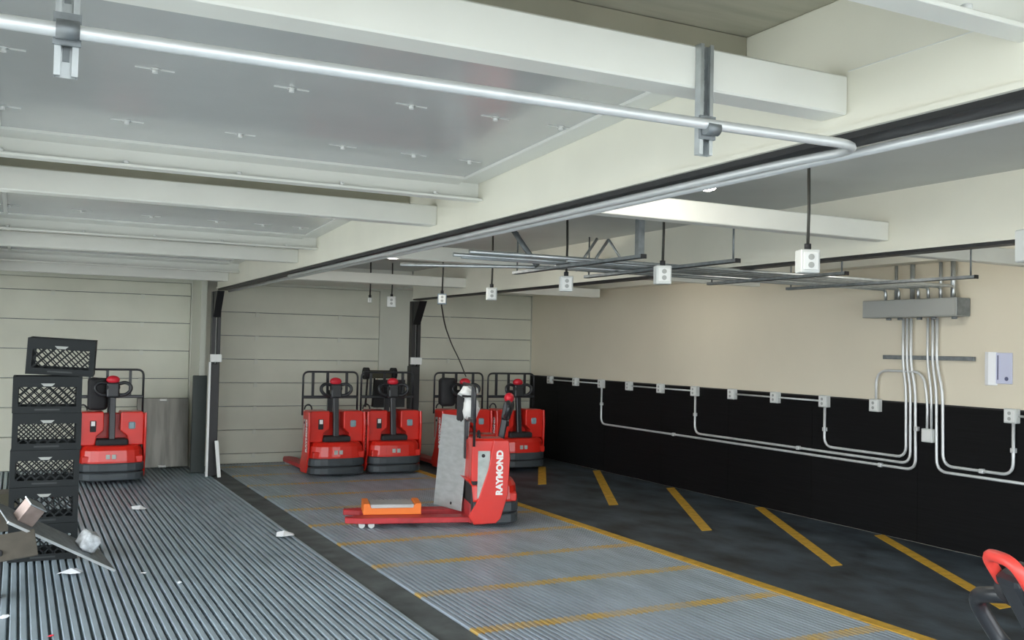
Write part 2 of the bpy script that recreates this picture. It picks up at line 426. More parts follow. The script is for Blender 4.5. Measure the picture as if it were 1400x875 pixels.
# ------------------------------------------------------------------ overhead conduits and hangers
def strut_channel(bm, p0, p1, w=0.041, axis='z', face=(0, -1, 0)):
    """C-shaped strut: back plate and two lips, along z"""
    x, y, z0 = p0; z1 = p1[2]
    box(bm, x - w / 2, x + w / 2, y - 0.003, y, z0, z1)
    box(bm, x - w / 2, x - w / 2 + 0.003, y - 0.022, y - 0.003, z0, z1)
    box(bm, x + w / 2 - 0.003, x + w / 2, y - 0.022, y - 0.003, z0, z1)
    box(bm, x - w / 2 + 0.003, x - w / 2 + 0.011, y - 0.022, y - 0.019, z0, z1)
    box(bm, x + w / 2 - 0.011, x + w / 2 - 0.003, y - 0.022, y - 0.019, z0, z1)
    return bm
for i, (x, z0, lb) in enumerate(((0.062, 2.035, 'slotted strut hanger over the crate bay, far from the elbow'), (1.538, 2.052, 'slotted strut hanger near the conduit elbow'))):
    t = thing('strut_hanger', lb, 'hanger', (x, 1.979, z0), 0, 'conduit strut hangers')
    obj('channel', strut_channel(bmesh.new(), (x, 1.979, z0), (x, 1.979, 2.335)), 'galv', t)
    for k in range(5):
        z = z0 + 0.03 + k * 0.055
        obj('slot', B(x - 0.006, x + 0.006, 1.9745, 1.977, z, z + 0.028), 'galvdark', t)
    bm = bmesh.new(); tube(bm, [(x - 0.02, 1.937, 2.115), (x + 0.02, 1.937, 2.115)], 0.018, 12); box(bm, x - 0.024, x + 0.024, 1.950, 1.958, 2.09, 2.15)
    obj('clamp', bm, 'galvdark', t)
pts = fillet([(-2.4, 1.935, 2.106), (0.06, 1.935, 2.112), (1.54, 1.935, 2.124), (2.085, 1.935, 2.130), (2.085, 2.3, 2.140), (2.085, 8.4, 2.140)], 0.13, 10)
tag(obj('conduit', T(pts, 0.0135, 10), 'conduit'), 'bright conduit crossing the ceiling on struts and bending along the beam', 'conduit')
tag(obj('conduit', T([(2.165, YF, 2.143), (2.165, 11.5, 2.143)], 0.0135, 10), 'conduit'), 'straight conduit running under the beam for its whole length', 'conduit')

# lamps
def lamp(x, y, z, label, power):
    t = thing('ceiling_lamp', label, 'lamp', (x, y, z), 0, 'round ceiling lamps')
    bm = bmesh.new(); cyl(bm, (x, y, z + 0.035), 0.045, 0.03, 'z', 20); obj('housing', bm, 'whitebox', t)
    bm = bmesh.new(); cyl(bm, (x, y, (z + 0.05 + 2.515) / 2), 0.008, 2.515 - z - 0.05, 'z', 8); obj('stem', bm, 'galvdark', t)
    bm = bmesh.new(); ball(bm, (x, y, z + 0.02), 0.042, 0.042, 0.02, 16, 8); obj('lens', bm, 'glow', t)
    ld = bpy.data.lights.new('lamp_light', 'POINT'); ld.energy = power; ld.color = (1.0, 0.95, 0.86); ld.shadow_soft_size = 0.06
    lo = bpy.data.objects.new('lamp_light', ld); C.objects.link(lo); lo.parent = t; lo.location = (0, 0, -0.05)
lamp(2.77, 3.51, 2.285, 'lit round lamp hanging near the nearest outlet box', LAMP_POWER * 0.55)
lamp(5.62, 4.9, 2.40, 'added unseen lamp in the wall bay above the wiring trough', LAMP_POWER * 0.5)  # added lamp, hidden behind the beam, to brighten the cream wall
lamp(5.62, 8.6, 2.40, 'added unseen lamp in the wall bay before the corner', LAMP_POWER * 0.5)  # second added lamp out of view, lighting the far cream wall
lamp(2.66, 7.40, 2.285, 'lit round lamp hanging before the paired jacks', LAMP_POWER)

# hanging outlet boxes on cords
def outlet_box(x, y, z, s, label, mat='lightgrey', cat='outlet box'):
    t = thing('outlet_box', label, cat, (x, y, z - s / 2), -0.38, 'outlet boxes hanging on black cords')
    bm = bmesh.new(); box(bm, -s * .42, s * .42, -s * .36, s * .36, 0, s, bev=0.005)
    obj('box', bm, mat, t, local=True)
    bm = bmesh.new(); box(bm, -s * .33, s * .33, -s * .36 - 0.006, -s * .36, s * .12, s * .88, bev=0.003); o = obj('cover', bm, 'whitebox', t, local=True)
    bm = bmesh.new()
    for k in (.33, .67):
        cyl(bm, (0, -s * .36 - 0.007, s * k), s * 0.13, 0.004, 'y', 12)
    obj('socket', bm, 'greybox', t, local=True)
    bm = bmesh.new(); cyl(bm, (0, 0, s + 0.015), 0.016, 0.03, 'z', 10); obj('grip', bm, 'rubber', t, local=True)
    bm = bmesh.new(); tube(bm, [(0, 0, s), (0.004, 0, (2.51 - z + s) * .5), (0.0, 0, 2.51 - z + s / 2)], 0.008, 8); obj('cord', bm, 'cord', t, local=True)
    return t
outlet_box(3.44, 2.38, 1.985, 0.125, 'pale outlet box on a black cord, cut by the picture edge')
outlet_box(3.38, 3.51, 2.00, 0.113, 'large pale outlet box on a black cord, closest fully shown')
outlet_box(3.35, 4.65, 2.00, 0.108, 'pale outlet box on a black cord, second in the hanging row')
outlet_box(3.32, 5.72, 2.00, 0.104, 'pale outlet box on a black cord, third in the hanging row')
outlet_box(3.49, 7.24, 2.00, 0.104, 'pale outlet box on a black cord before the door post')
t = outlet_box(3.53, 8.39, 2.00, 0.10, 'blue grey outlet box with a cable trailing down', mat='bluebox')
tag(obj('charging_cable', T(fillet([(3.53, 8.40, 1.95), (3.554, 8.45, 1.935), (3.823, 9.0, 1.768), (4.255, 9.8, 1.573), (4.658, 10.5, 1.404), (5.018, 11.1, 1.19)], 0.3, 6), 0.007, 6), 'cord'), 'thin black cable hanging from the blue grey box to a jack', 'cable')
outlet_box(3.83, 10.6, 2.06, 0.12, 'white square box hanging beside the far door post', mat='whitebox')
outlet_box(3.5, 10.4, 2.06, 0.055, 'tiny pale plug end hanging by the far door post')

# overhead conduit bundle across the middle bay to the wiring trough
LBL = ['nearest', 'second', 'third', 'fourth', 'fifth', 'farthest']
for k, yy in enumerate((5.30, 5.42, 5.54, 5.64, 5.84, 5.98)):
    x0 = (2.40, 3.15, 2.40, 2.50, 3.3, 2.40)[k]
    z = 2.129
    pts = fillet([(x0, yy + (0.5 if k == 5 else 0.0), z), (x0 + 0.9, yy, z), (6.66, yy, z), (6.66, yy, 2.037)], 0.07, 6)
    tag(obj('overhead_conduit', T(pts, 0.0125, 8), 'galv'), 'grey overhead conduit to the wiring trough, %s of the bundle' % LBL[k], 'conduit', 'overhead conduit bundle')
for k, (x, ya, yb_, lb) in enumerate(((3.22, 4.66, 6.3, 'steel trapeze strut with a drop post, by the third hanging box'), (3.80, 4.52, 6.25, 'steel trapeze strut between the second and third hanging boxes'), (4.92, 4.75, 6.2, 'steel trapeze strut beyond the second roof beam'), (5.75, 4.40, 6.2, 'steel trapeze strut nearest the wiring trough'))):
    t = thing('trapeze_strut', lb, 'strut', (x, ya, 2.08), 0, 'trapeze struts under the conduits')
    bm = bmesh.new(); zb = 2.114
    box(bm, x - 0.02, x + 0.02, ya, yb_, zb - 0.022, zb - 0.019); box(bm, x - 0.02, x - 0.017, ya, yb_, zb - 0.022, zb); box(bm, x + 0.017, x + 0.02, ya, yb_, zb - 0.022, zb)
    obj('channel', bm, 'galvdark', t)
    for yy in (ya + 0.04, yb_ - 0.04):
        bm = bmesh.new()
        if k == 0 and yy < 5: box(bm, x - 0.02, x + 0.02, yy - 0.02, yy + 0.02, zb, 2.40)
        else: cyl(bm, (x, yy, (zb - 0.02 + 2.40) / 2), 0.006, 2.42 - zb, 'z', 8)
        obj('hanger_rod', bm, 'galvdark', t)
    obj('end_cap', B(x - 0.019, x + 0.019, ya - 0.006, ya, zb - 0.024, zb + 0.002), 'blackmetal', t)
# slanted braces above the bundle
for k, (p0, p1, r, m_, lb) in enumerate((((3.06, 6.05, 2.40), (3.22, 5.95, 2.13), 0.022, 'galvdark', 'dark slanted brace from ceiling to conduit bundle'), ((3.62, 6.1, 2.13), (3.80, 6.1, 2.38), 0.011, 'galv', 'thin slanted conduit offset rising to the ceiling'), ((3.72, 6.1, 2.13), (3.90, 6.1, 2.38), 0.011, 'galv', 'second thin slanted conduit offset rising to the ceiling'), ((3.90, 6.1, 2.38), (4.10, 6.1, 2.13), 0.009, 'galv', 'thin conduit slanting down from the offset peak'))):
    tag(obj('slanted_brace', T([p0, p1], r, 6), m_), lb, 'brace')

# ------------------------------------------------------------------ right wall electrics (wall plane x = 6.78)
tr = thing('wiring_trough', 'long grey wiring trough box high on the cream wall', 'trough', (6.69, 5.72, 1.885))
obj('body', B(6.62, 6.78, 5.24, 6.20, 1.885, 2.035, bev=0.004), 'greybox', tr)
obj('front_cover', B(6.613, 6.62, 5.25, 6.19, 1.893, 2.027, bev=0.002), 'greybox', tr)
obj('end_plate', B(6.625, 6.775, 5.234, 5.24, 1.89, 2.03), 'galvdark', tr)
for yy in (5.32, 5.52, 5.66, 5.86, 5.98):
    bm = bmesh.new(); cyl(bm, (6.70, yy, 1.875), 0.022, 0.02, 'z', 10); obj('coupling', bm, 'galvdark', tr)
st = tag(obj('wall_strut', B(6.752, 6.78, 5.18, 6.09, 1.53, 1.565, bev=0.003), 'galvdark'), 'dark strut rail behind the conduits on the cream wall', 'strut')
# vertical conduit feeds between trough and ceiling bundle
for k, yy in enumerate((5.35, 5.47, 5.75, 5.92)):
    tag(obj('riser_conduit', T([(6.72, yy, 2.03), (6.72, yy, 2.335)], 0.014 if k % 2 else 0.02, 8), 'galv'), 'short riser pipe above the wiring trough, %s' % ['closest to its near end', 'second from its near end', 'third from its near end', 'closest to its far end'][k], 'conduit', 'trough riser pipes')
WX = 6.748
def wall_pipe(pts, r, label, rad=0.10, x=WX, mat='conduit', cat='conduit'):
    o = obj('wall_conduit', T(fillet([(x, a, b) for a, b in pts], rad, 7), r, 8), mat)
    return tag(o, label, cat, 'conduits on the wall')
R = 0.0125
# y of pipes above / below jog:  wall y falls as the picture goes right
wall_pipe([(5.865, 1.88), (5.865, 1.50), (5.83, 1.28), (5.825, 0.70), (6.76, 0.70), (6.76, 1.10)], R, 'conduit dropping from the trough to the closest looped outlet')
wall_pipe([(5.825, 1.88), (5.825, 1.50), (5.785, 1.28), (5.780, 0.652), (8.707, 0.652), (8.707, 1.10)], R, 'conduit dropping from the trough to the middle looped outlet')
wall_pipe([(5.785, 1.88), (5.785, 1.50), (5.735, 1.28), (5.725, 0.604), (10.652, 0.604), (10.652, 1.10)], R, 'lowest long conduit running to the farthest looped outlet')
wall_pipe([(6.153, 1.15), (6.153, 1.43), (5.655, 1.43), (5.612, 1.20), (5.612, 0.93)], R * .9, 'thin arched conduit over the cream wall to the low box', rad=0.13)
wall_pipe([(5.615, 1.88), (5.615, 1.50), (5.575, 1.28), (5.57, 0.93)], R * .9, 'straight conduit from the trough into the low box')
wall_pipe([(5.565, 1.88), (5.565, 1.50), (5.525, 1.28), (5.515, 0.62), (3.2, 0.62)], R, 'outer conduit bending toward the picture edge along the black wall')
wall_pipe([(5.525, 1.88), (5.525, 1.50), (5.465, 1.28), (5.455, 0.672), (4.83, 0.672), (4.83, 1.09)], R, 'U-shaped conduit rising to the outlet at the picture edge')
# one-hole straps
for k, (yy, zz) in enumerate(((6.1, 0.604), (7.1, 0.652), (5.1, 0.672), (5.72, 0.95), (8.707, 0.86), (10.652, 0.86), (6.76, 0.86), (4.83, 0.86), (9.1, 0.604))):
    tag(obj('pipe_strap', B(WX - 0.016, 6.768, yy - 0.018, yy + 0.018, zz - 0.018, zz + 0.018, bev=0.003), 'conduit'), 'small metal pipe strap on the black wall, %s' % ['under the trough on the lowest run', 'on the middle run', 'on the U-shaped run', 'on the vertical drop below the trough', 'below the middle looped outlet', 'below the farthest looped outlet', 'below the closest looped outlet', 'below the outlet at the picture edge', 'on the lowest run far from the trough'][k], 'strap', 'pipe straps')
# outlet boxes in a row
OUT = [12.005, 11.298, 10.652, 10.012, 9.355, 8.707, 8.073, 7.419, 6.76, 6.153, 4.839]
ORD = ['first from the corner', 'second from the corner', 'third from the corner, with drop pipe', 'fourth from the corner', 'fifth from the corner', 'sixth from the corner, with drop pipe', 'seventh from the corner', 'eighth from the corner', 'ninth from the corner, with drop pipe', 'tenth from the corner, under the arched pipe', 'last of the row, at the picture edge']
for k, yy in enumerate(OUT):
    t = thing('wall_outlet', 'pale wall outlet on the black wall top, ' + ORD[k], 'outlet', (6.745, yy, 1.075), 0, 'outlets along the black wall top')
    obj('box', B(6.715, 6.768, yy - 0.052, yy + 0.052, 1.066, 1.176, bev=0.004), 'lightgrey', t)
    obj('cover', B(6.709, 6.715, yy - 0.042, yy + 0.042, 1.076, 1.166, bev=0.002), 'whitebox', t)
    bm = bmesh.new()
    for zz in (1.10, 1.142): cyl(bm, (6.708, yy, zz), 0.014, 0.003, 'x', 10)
    obj('socket', bm, 'greybox', t)
t = thing('wall_outlet', 'pale low box where two pipes end on the black wall', 'outlet', (6.745, 5.592, 0.85), 0, 'outlets along the black wall top')
obj('box', B(6.715, 6.768, 5.54, 5.645, 0.85, 0.96, bev=0.004), 'lightgrey', t)
obj('cover', B(6.709, 6.715, 5.55, 5.635, 0.86, 0.95, bev=0.002), 'whitebox', t)
for a, b, lb in ((11.95, 10.70, 'nearest the corner'), (9.96, 8.76, 'in the middle of the row'), (8.02, 6.81, 'by the ninth outlet'), (4.79, 3.0, 'leaving at the picture edge')):
    wall_pipe([(a, 1.122), (b, 1.122)], 0.009, 'thin horizontal conduit joining outlets, ' + lb)
# document sleeve on the wall
sl = thing('document_sleeve', 'pale lavender paper notice hung on the cream wall', 'notice', (6.76, 4.96, 1.35))
obj('sheet', B(6.768, 6.778, 4.86, 5.00, 1.36, 1.60, bev=0.003), 'lavender', sl)
bm = bmesh.new(); prism(bm, [(6.779, 4.99), (6.762, 5.0), (6.742, 5.045), (6.75, 5.08), (6.779, 5.085)], 'z', 1.345, 1.605, bev=0.004); obj('folded_leaf', bm, 'paper', sl)
obj('ink_line', B(6.7665, 6.768, 4.975, 4.985, 1.39, 1.58), 'ink', sl)
bm = bmesh.new(); cyl(bm, (6.767, 4.905, 1.40), 0.016, 0.003, 'x', 12); obj('stamp', bm, 'ink', sl)

# ------------------------------------------------------------------ pallet jacks
def d_outline(hw, y0, y1, depth, n=10):
    pts = [(-hw, y1)]
    for k in range(n + 1):
        a = PI - PI * k / n
        pts.append((hw * math.copysign(abs(math.cos(a)) ** 0.7, math.cos(a)), y0 + depth * (1 - math.sin(a) ** 0.8)))
    pts.append((hw, y1)); return pts
def loft(bm, rings):
    vr = [[bm.verts.new(p) for p in r] for r in rings]; n = len(vr[0])
    for a, b in zip(vr, vr[1:]):
        for i in range(n): bm.faces.new((a[i], a[(i + 1) % n], b[(i + 1) % n], b[i]))
    bm.faces.new(vr[0][::-1]); bm.faces.new(vr[-1]); return bm

def text_mesh(s, size, bold=0.0):
    cu = bpy.data.curves.new('t', 'FONT'); cu.body = s; cu.size = size; cu.offset = bold; cu.extrude = 0.0012
    cu.align_x = 'CENTER'; cu.align_y = 'CENTER'
    o = bpy.data.objects.new('t', cu); C.objects.link(o)
    bpy.context.view_layer.update()
    dg = bpy.context.evaluated_depsgraph_get()
    me = bpy.data.meshes.new_from_object(o.evaluated_get(dg))
    bm = bmesh.new(); bm.from_mesh(me)
    bpy.data.objects.remove(o); bpy.data.curves.remove(cu); bpy.data.meshes.remove(me)
    return bm

def make_jack(label, fork_len=1.08, tilt=-0.10, head_s=1.0, turn=0.0, arch=False):
    t = thing('pallet_jack', label, 'pallet jack', (0, 0, 0), 0, 'red electric pallet jacks')
    P = lambda n, bm, m: obj(n, bm, m, t, local=True)
    for z0, z1 in ((0.035, 0.118), (0.130, 0.222)):
        bm = loft(bmesh.new(), [[(x * s, y + o, z) for x, y in d_outline(0.335, 0, 0.44, 0.17)] for z, s, o in ((z0, .97, .008), (z0 + .012, 1, 0), (z1 - .012, 1, 0), (z1, .975, .006))])
        P('bumper', bm, 'bumper')
    P('bumper_core', loft(bmesh.new(), [[(x, y, z) for x, y in d_outline(0.30, 0.03, 0.44, 0.15)] for z in (0.06, 0.222)]), 'rubber')
    bm = loft(bmesh.new(), [[(x * s, y + o, z) for x, y in d_outline(0.325, 0.012, 0.44, 0.16)] for z, s, o in ((0.222, .99, .0), (0.24, 1, 0), (0.355, .97, .012), (0.395, .90, .035), (0.405, .84, .06))])
    P('nose_cover', bm, 'red')
    for s in (-1, 1):
        prof = [(s * 0.325, 0.40), (s * 0.17, 0.40), (s * 0.155, 0.50), (s * 0.085, 0.56), (s * 0.085, 0.745), (s * 0.095, 0.765), (s * 0.305, 0.765), (s * 0.325, 0.745)]
        bm = bmesh.new(); prism(bm, prof, 'y', 0.17, 0.46, bev=0.012, seg=2); P('cowl', bm, 'red')
    P('cowl_back', B(-0.17, 0.17, 0.32, 0.46, 0.395, 0.74, bev=0.01), 'red')
    P('tiller_well', B(-0.165, 0.165, 0.12, 0.325, 0.40, 0.47, bev=0.02, seg=2), 'rubber')
    # stickers and controls on the operator side
    P('sticker', B(0.165, 0.235, 0.160, 0.172, 0.575, 0.655, bev=0.012), 'sticker')
    P('key_panel', B(-0.225, -0.165, 0.155, 0.172, 0.55, 0.67, bev=0.005), 'rubber')
    P('key_plate', B(-0.215, -0.175, 0.150, 0.156, 0.615, 0.665, bev=0.002), 'white')
    P('nose_mark', B(-0.07, -0.03, 0.010, 0.024, 0.268, 0.315), 'label'); P('nose_mark', B(-0.01, 0.03, 0.006, 0.020, 0.268, 0.315), 'label')  # two plain grey squares on the nose cover
    # side covers with lettering
    prof = [(.27, .755), (.14, .755), (.125, .60), (.14, .28), (.20, .08), (.24, .04), (.43, .03), (.48, .10), (.40, .24), (.315, .5)]
    for s in (-1, 1):
        bm = bmesh.new(); prism(bm, prof, 'x', s * 0.325, s * 0.35, bev=0.006); sc = P('side_cover', bm, 'red')
        bm = text_mesh('RAYMOND', 0.077, 0.004)
        rot = Matrix(((0, 0, s), (0, s * 0 - 1, 0), (1, 0, 0)))
        # text x -> +z, text y -> toward the operator-left, normal -> outward
        rot = Matrix(((0, 0, s), (0, s, 0), (1, 0, 0))) if s < 0 else Matrix(((0, 0, 1), (0, -1, 0), (1, 0, 0)))
        if s < 0: rot = Matrix(((0, 0, -1), (0, 1, 0), (1, 0, 0)))
        for v in bm.verts: v.co = rot @ v.co + Vector((s * 0.351, 0.215, 0.475))
        obj('lettering', bm, 'white', sc, local=True)
        P('side_plate', B(*(sorted((s * 0.318, s * 0.334))), 0.30, 0.405, 0.25, 0.66, bev=0.003), 'label')
        P('side_bolt', cyl(bmesh.new(), (s * 0.335, 0.36, 0.62), 0.016, 0.008, 'x', 10), 'rubber')
    P('battery_box', B(-0.31, 0.31, 0.40, 0.455, 0.10, 0.62, bev=0.01), 'rubber')
    P('fork_heel', B(-0.30, 0.30, 0.36, 0.465, 0.030, 0.20, bev=0.012), 'reddark')
    P('rear_panel', B(-0.31, 0.31, 0.05, 0.17, 0.222, 0.30, bev=0.01), 'red')
    for s in (-1, 1):
        x = s * 0.205; L = 0.56 + fork_len - 0.06
        bm = bmesh.new()
        prism(bm, [(x - .085, .42), (x + .085, .42), (x + .085, L - .14), (x + .04, L), (x - .04, L), (x - .085, L - .14)], 'z', 0.040, 0.088, bev=0.006)
        f = P('fork', bm, 'reddark')
        bm = bmesh.new()
        for yy in (L - .22, L - .14): cyl(bm, (x, yy, 0.028), 0.028, 0.11, 'x', 12)
        obj('load_wheel', bm, 'lightgrey', f, local=True)
    P('drive_wheel', cyl(bmesh.new(), (0, 0.25, 0.10), 0.10, 0.09, 'x', 18), 'rubber')
    # backrest guard
    yb = 0.445
    bm = bmesh.new()
    tube(bm, fillet([(-.34, yb, .70), (-.34, yb, 1.22), (.34, yb, 1.22), (.34, yb, .70)], 0.07, 5), 0.012, 8)
    P('backrest_frame', bm, 'handle')
    bm = bmesh.new(); box(bm, -.34, .34, yb - .018, yb + .018, .90, .935, bev=0.006); P('backrest_bar', bm, 'handle')
    for x in (-.22, -.04, .20): P('backrest_post', B(x - .014, x + .014, yb - .012, yb + .012, .92, 1.21), 'handle')
    P('mast_post', B(-0.03, 0.03, 0.445, 0.475, .56, 1.0), 'handle')
    P('hose', T([(-.33 + .045 * (1 - math.cos(a)), yb - .05, .77 + .06 * math.sin(a)) for a in [PI * k / 8 for k in range(9)]], 0.009, 8), 'rubber')
    # tiller with handle head
    def TL(p):            # tiller space: pivot at well, leaning by tilt about x, turned about z
        q = Matrix.Rotation(turn, 3, 'Z') @ (Matrix.Rotation(tilt, 3, 'X') @ Vector(p)); return q + Vector((0, 0.19, 0.43))
    def tl(bm):
        for v in bm.verts: v.co = TL(v.co)
        return bm
    til = P('tiller', tl(B(-0.032, 0.032, -0.028, 0.028, 0.0, 0.53, bev=0.008)), 'handle')
    S = lambda n, bm, m: obj(n, tl(bm), m, til, local=True)
    k = head_s
    hz = 0.60
    bm = bmesh.new(); hw = (.045 if arch else .068) * k; box(bm, -hw, hw, -.045 * k, .03 * k, hz - .115 * k, hz + .055 * k, bev=0.02, seg=2); S('hub', bm, 'handle')
    for s in (-1, 1):
        if arch: pts = fillet([(s * .03 * k, -.005, hz - .02 * k), (s * .235 * k, -.03, hz - .065 * k), (s * .215 * k, -.03, hz - .21 * k), (s * .05 * k, 0, hz - .24 * k)], 0.05 * k, 6)
        else: pts = fillet([(s * .04 * k, -.005, hz + .035 * k), (s * .13 * k, -.02, hz + .06 * k), (s * .185 * k, -.03, hz + .02 * k), (s * .185 * k, -.03, hz - .03 * k), (s * .13 * k, -.02, hz - .085 * k), (s * .04 * k, 0, hz - .08 * k)], 0.05 * k, 4)
        S('grip_loop', tube(bmesh.new(), pts, 0.0195 * k, 10), 'handle')
        S('thumb_button', ball(bmesh.new(), (s * .055 * k, -.03 * k, hz), .018 * k, .018 * k, .03 * k), 'rubber')
    if arch: S('red_guard', tube(bmesh.new(), fillet([(.052 * k, -.03, hz + .02 * k), (.052 * k, -.035, hz + .10 * k), (-.052 * k, -.035, hz + .10 * k), (-.052 * k, -.03, hz + .02 * k)], .045 * k, 5), .0135 * k, 10), 'coral')
    else: S('red_cap', ball(bmesh.new(), (0, -.005, hz + .085 * k), .072 * k, .045 * k, .048 * k, 14, 8), 'redcap')
    return t
jackA = make_jack('red pallet jack parked beside the crate stack')
jackA.location = (0.95, 11.25, 0); jackA.rotation_euler.z = 0.02
def jack_at(label, loc, rz):
    j = copy_tree(jackA); j['label'] = label; j.location = loc; j.rotation_euler = (0, 0, rz); return j
jack_at('red pallet jack parked before the middle door, beside the dark floor strip end', (3.40, 11.02, 0), 0.02)
jack_at('red pallet jack parked at the black post with an upturned hand truck behind', (4.12, 11.03, 0), 0.0)
jack_at('red pallet jack parked behind the one with the aluminium plate', (5.10, 11.05, 0), 0.0)
jack_at('red pallet jack parked closest to the room corner', (5.825, 10.98, 0), 0.0)
jackM = make_jack('red pallet jack standing alone on the striped floor with forks spread out', fork_len=1.02, tilt=0.16, turn=-0.3)
jackM.location = (4.045, 7.81, 0); jackM.rotation_euler.z = math.radians(75)
jackN = make_jack('pallet jack at the picture edge, only its black grip and red guard showing', tilt=0.53, head_s=1.2, arch=True)
jackN.location = (2.49, 1.615, 0); jackN.rotation_euler.z = math.radians(-110)

# things on and by the jacks
tray = thing('orange_tray', 'orange tray with grey lid lying on the red forks', 'tray', (2.98, 8.13, 0.089), math.radians(-15))
bm = bmesh.new(); prism(bm, [(-.25, 0), (.25, 0), (.25, .095), (.20, .095), (.18, .055), (-.18, .055), (-.20, .095), (-.25, .095)], 'y', -0.16, 0.16, bev=0.004)
obj('shell', bm, 'orange', tray, local=True)
obj('lid', B(-.19, .19, -.14, .14, .052, .085, bev=0.004), 'alu', tray, local=True)
pl = thing('aluminium_plate', 'scuffed aluminium plate leaning upright on the lone jack', 'metal plate', (3.53, 8.15, 0.090), math.radians(-80))
bm = B(-.225, .225, -.007, .007, 0, .84, bev=0.003)
rt = Matrix.Rotation(math.radians(-5), 3, 'X')
for v in bm.verts: v.co = rt @ v.co
plate = obj('plate', bm, 'alu', pl, local=True)
for (x, z) in ((.06, .05), (.10, .80)):
    bm = cyl(bmesh.new(), (x, -.0075, z), 0.014, 0.003, 'y', 12)
    for v in bm.verts: v.co = rt @ v.co
    obj('hole', bm, 'blackmetal', pl, local=True)
bag = thing('plastic_bag', 'crumpled white plastic bag with black bands on the jack backrest', 'bag', (3.62, 7.90, 0.92), math.radians(-20))
def crumple(bm, amt, seed):
    rnd = random.Random(seed)
    for v in bm.verts: v.co += Vector((rnd.uniform(-amt, amt), rnd.uniform(-amt, amt), rnd.uniform(-amt, amt)))
    for f in bm.faces: f.smooth = True
    return bm
obj('sack', crumple(ball(bmesh.new(), (0, -.05, .10), .075, .05, .12, 12, 9), .020, 1), 'whitebox', bag, local=True)
obj('upper_sack', crumple(ball(bmesh.new(), (-.02, -.05, .24), .085, .05, .05, 12, 7), .018, 2), 'whitebox', bag, local=True)
obj('band', B(-.08, .07, -.11, -.01, .19, .21, bev=.004), 'rubber', bag, local=True)
obj('back_sheet', B(-.12, -.06, -.05, .0, -.02, .22, bev=.01), 'rubber', bag, local=True)
def soft_bag(x, y, z, label):
    o = obj('black_bag', crumple(B(x - .10, x + .10, y - .07, y + .07, z, z + .36, bev=0.045, seg=3), .008, int(x * 10)), 'rubber')
    return tag(o, label, 'bag', 'black bags hung on jack guards')
soft_bag(0.80, 11.62, 0.77, 'black bag on the jack beside the crates')
soft_bag(4.90, 11.41, 0.80, 'black bag on the jack behind the leaning aluminium plate')
ht = thing('hand_truck', 'upturned dark hand truck with two small wheels behind a jack', 'hand truck', (4.12, 11.72, 0))
for x in (3.90, 4.26):
    bm = bmesh.new(); cyl(bm, (x, 11.66, 1.20), 0.075, 0.06, 'x', 18); w = obj('wheel', bm, 'rubber', ht)
    bm = bmesh.new(); cyl(bm, (x, 11.66, 1.20), 0.025, 0.07, 'x', 12); obj('wheel_hub', bm, 'galvdark', w)
obj('axle', B(3.93, 4.23, 11.63, 11.69, 1.14, 1.24, bev=0.008), 'olive', ht)
for x in (3.93, 4.02): obj('rail', T([(x, 11.68, 1.16), (x - .03, 11.66, 0.78)], 0.013, 8), 'blackmetal', ht)
obj('nose_plate', B(4.02, 4.44, 11.70, 11.72, 0.77, 1.12, bev=0.004), 'blackmetal', ht)
# stainless sheet against the back
sp = thing('steel_sheet', 'dull stainless sheet standing against the back beside a jack', 'metal sheet', (1.60, 12.40, 0))
bm = B(-.30, .30, -.012, .012, 0.02, .86, bev=0.006)
for v in bm.verts: v.co = Matrix.Rotation(-0.10, 3, 'X') @ v.co
obj('sheet', bm, 'steel', sp, local=True)
for z in (.035, .835):
    bm = B(-.045, .045, -.020, -.012, z - .014, z + .014, bev=.004)
    for v in bm.verts: v.co = Matrix.Rotation(-0.10, 3, 'X') @ v.co
    obj('hand_slot', bm, 'whitebox', sp, local=True)
sp.location.z = 0.0

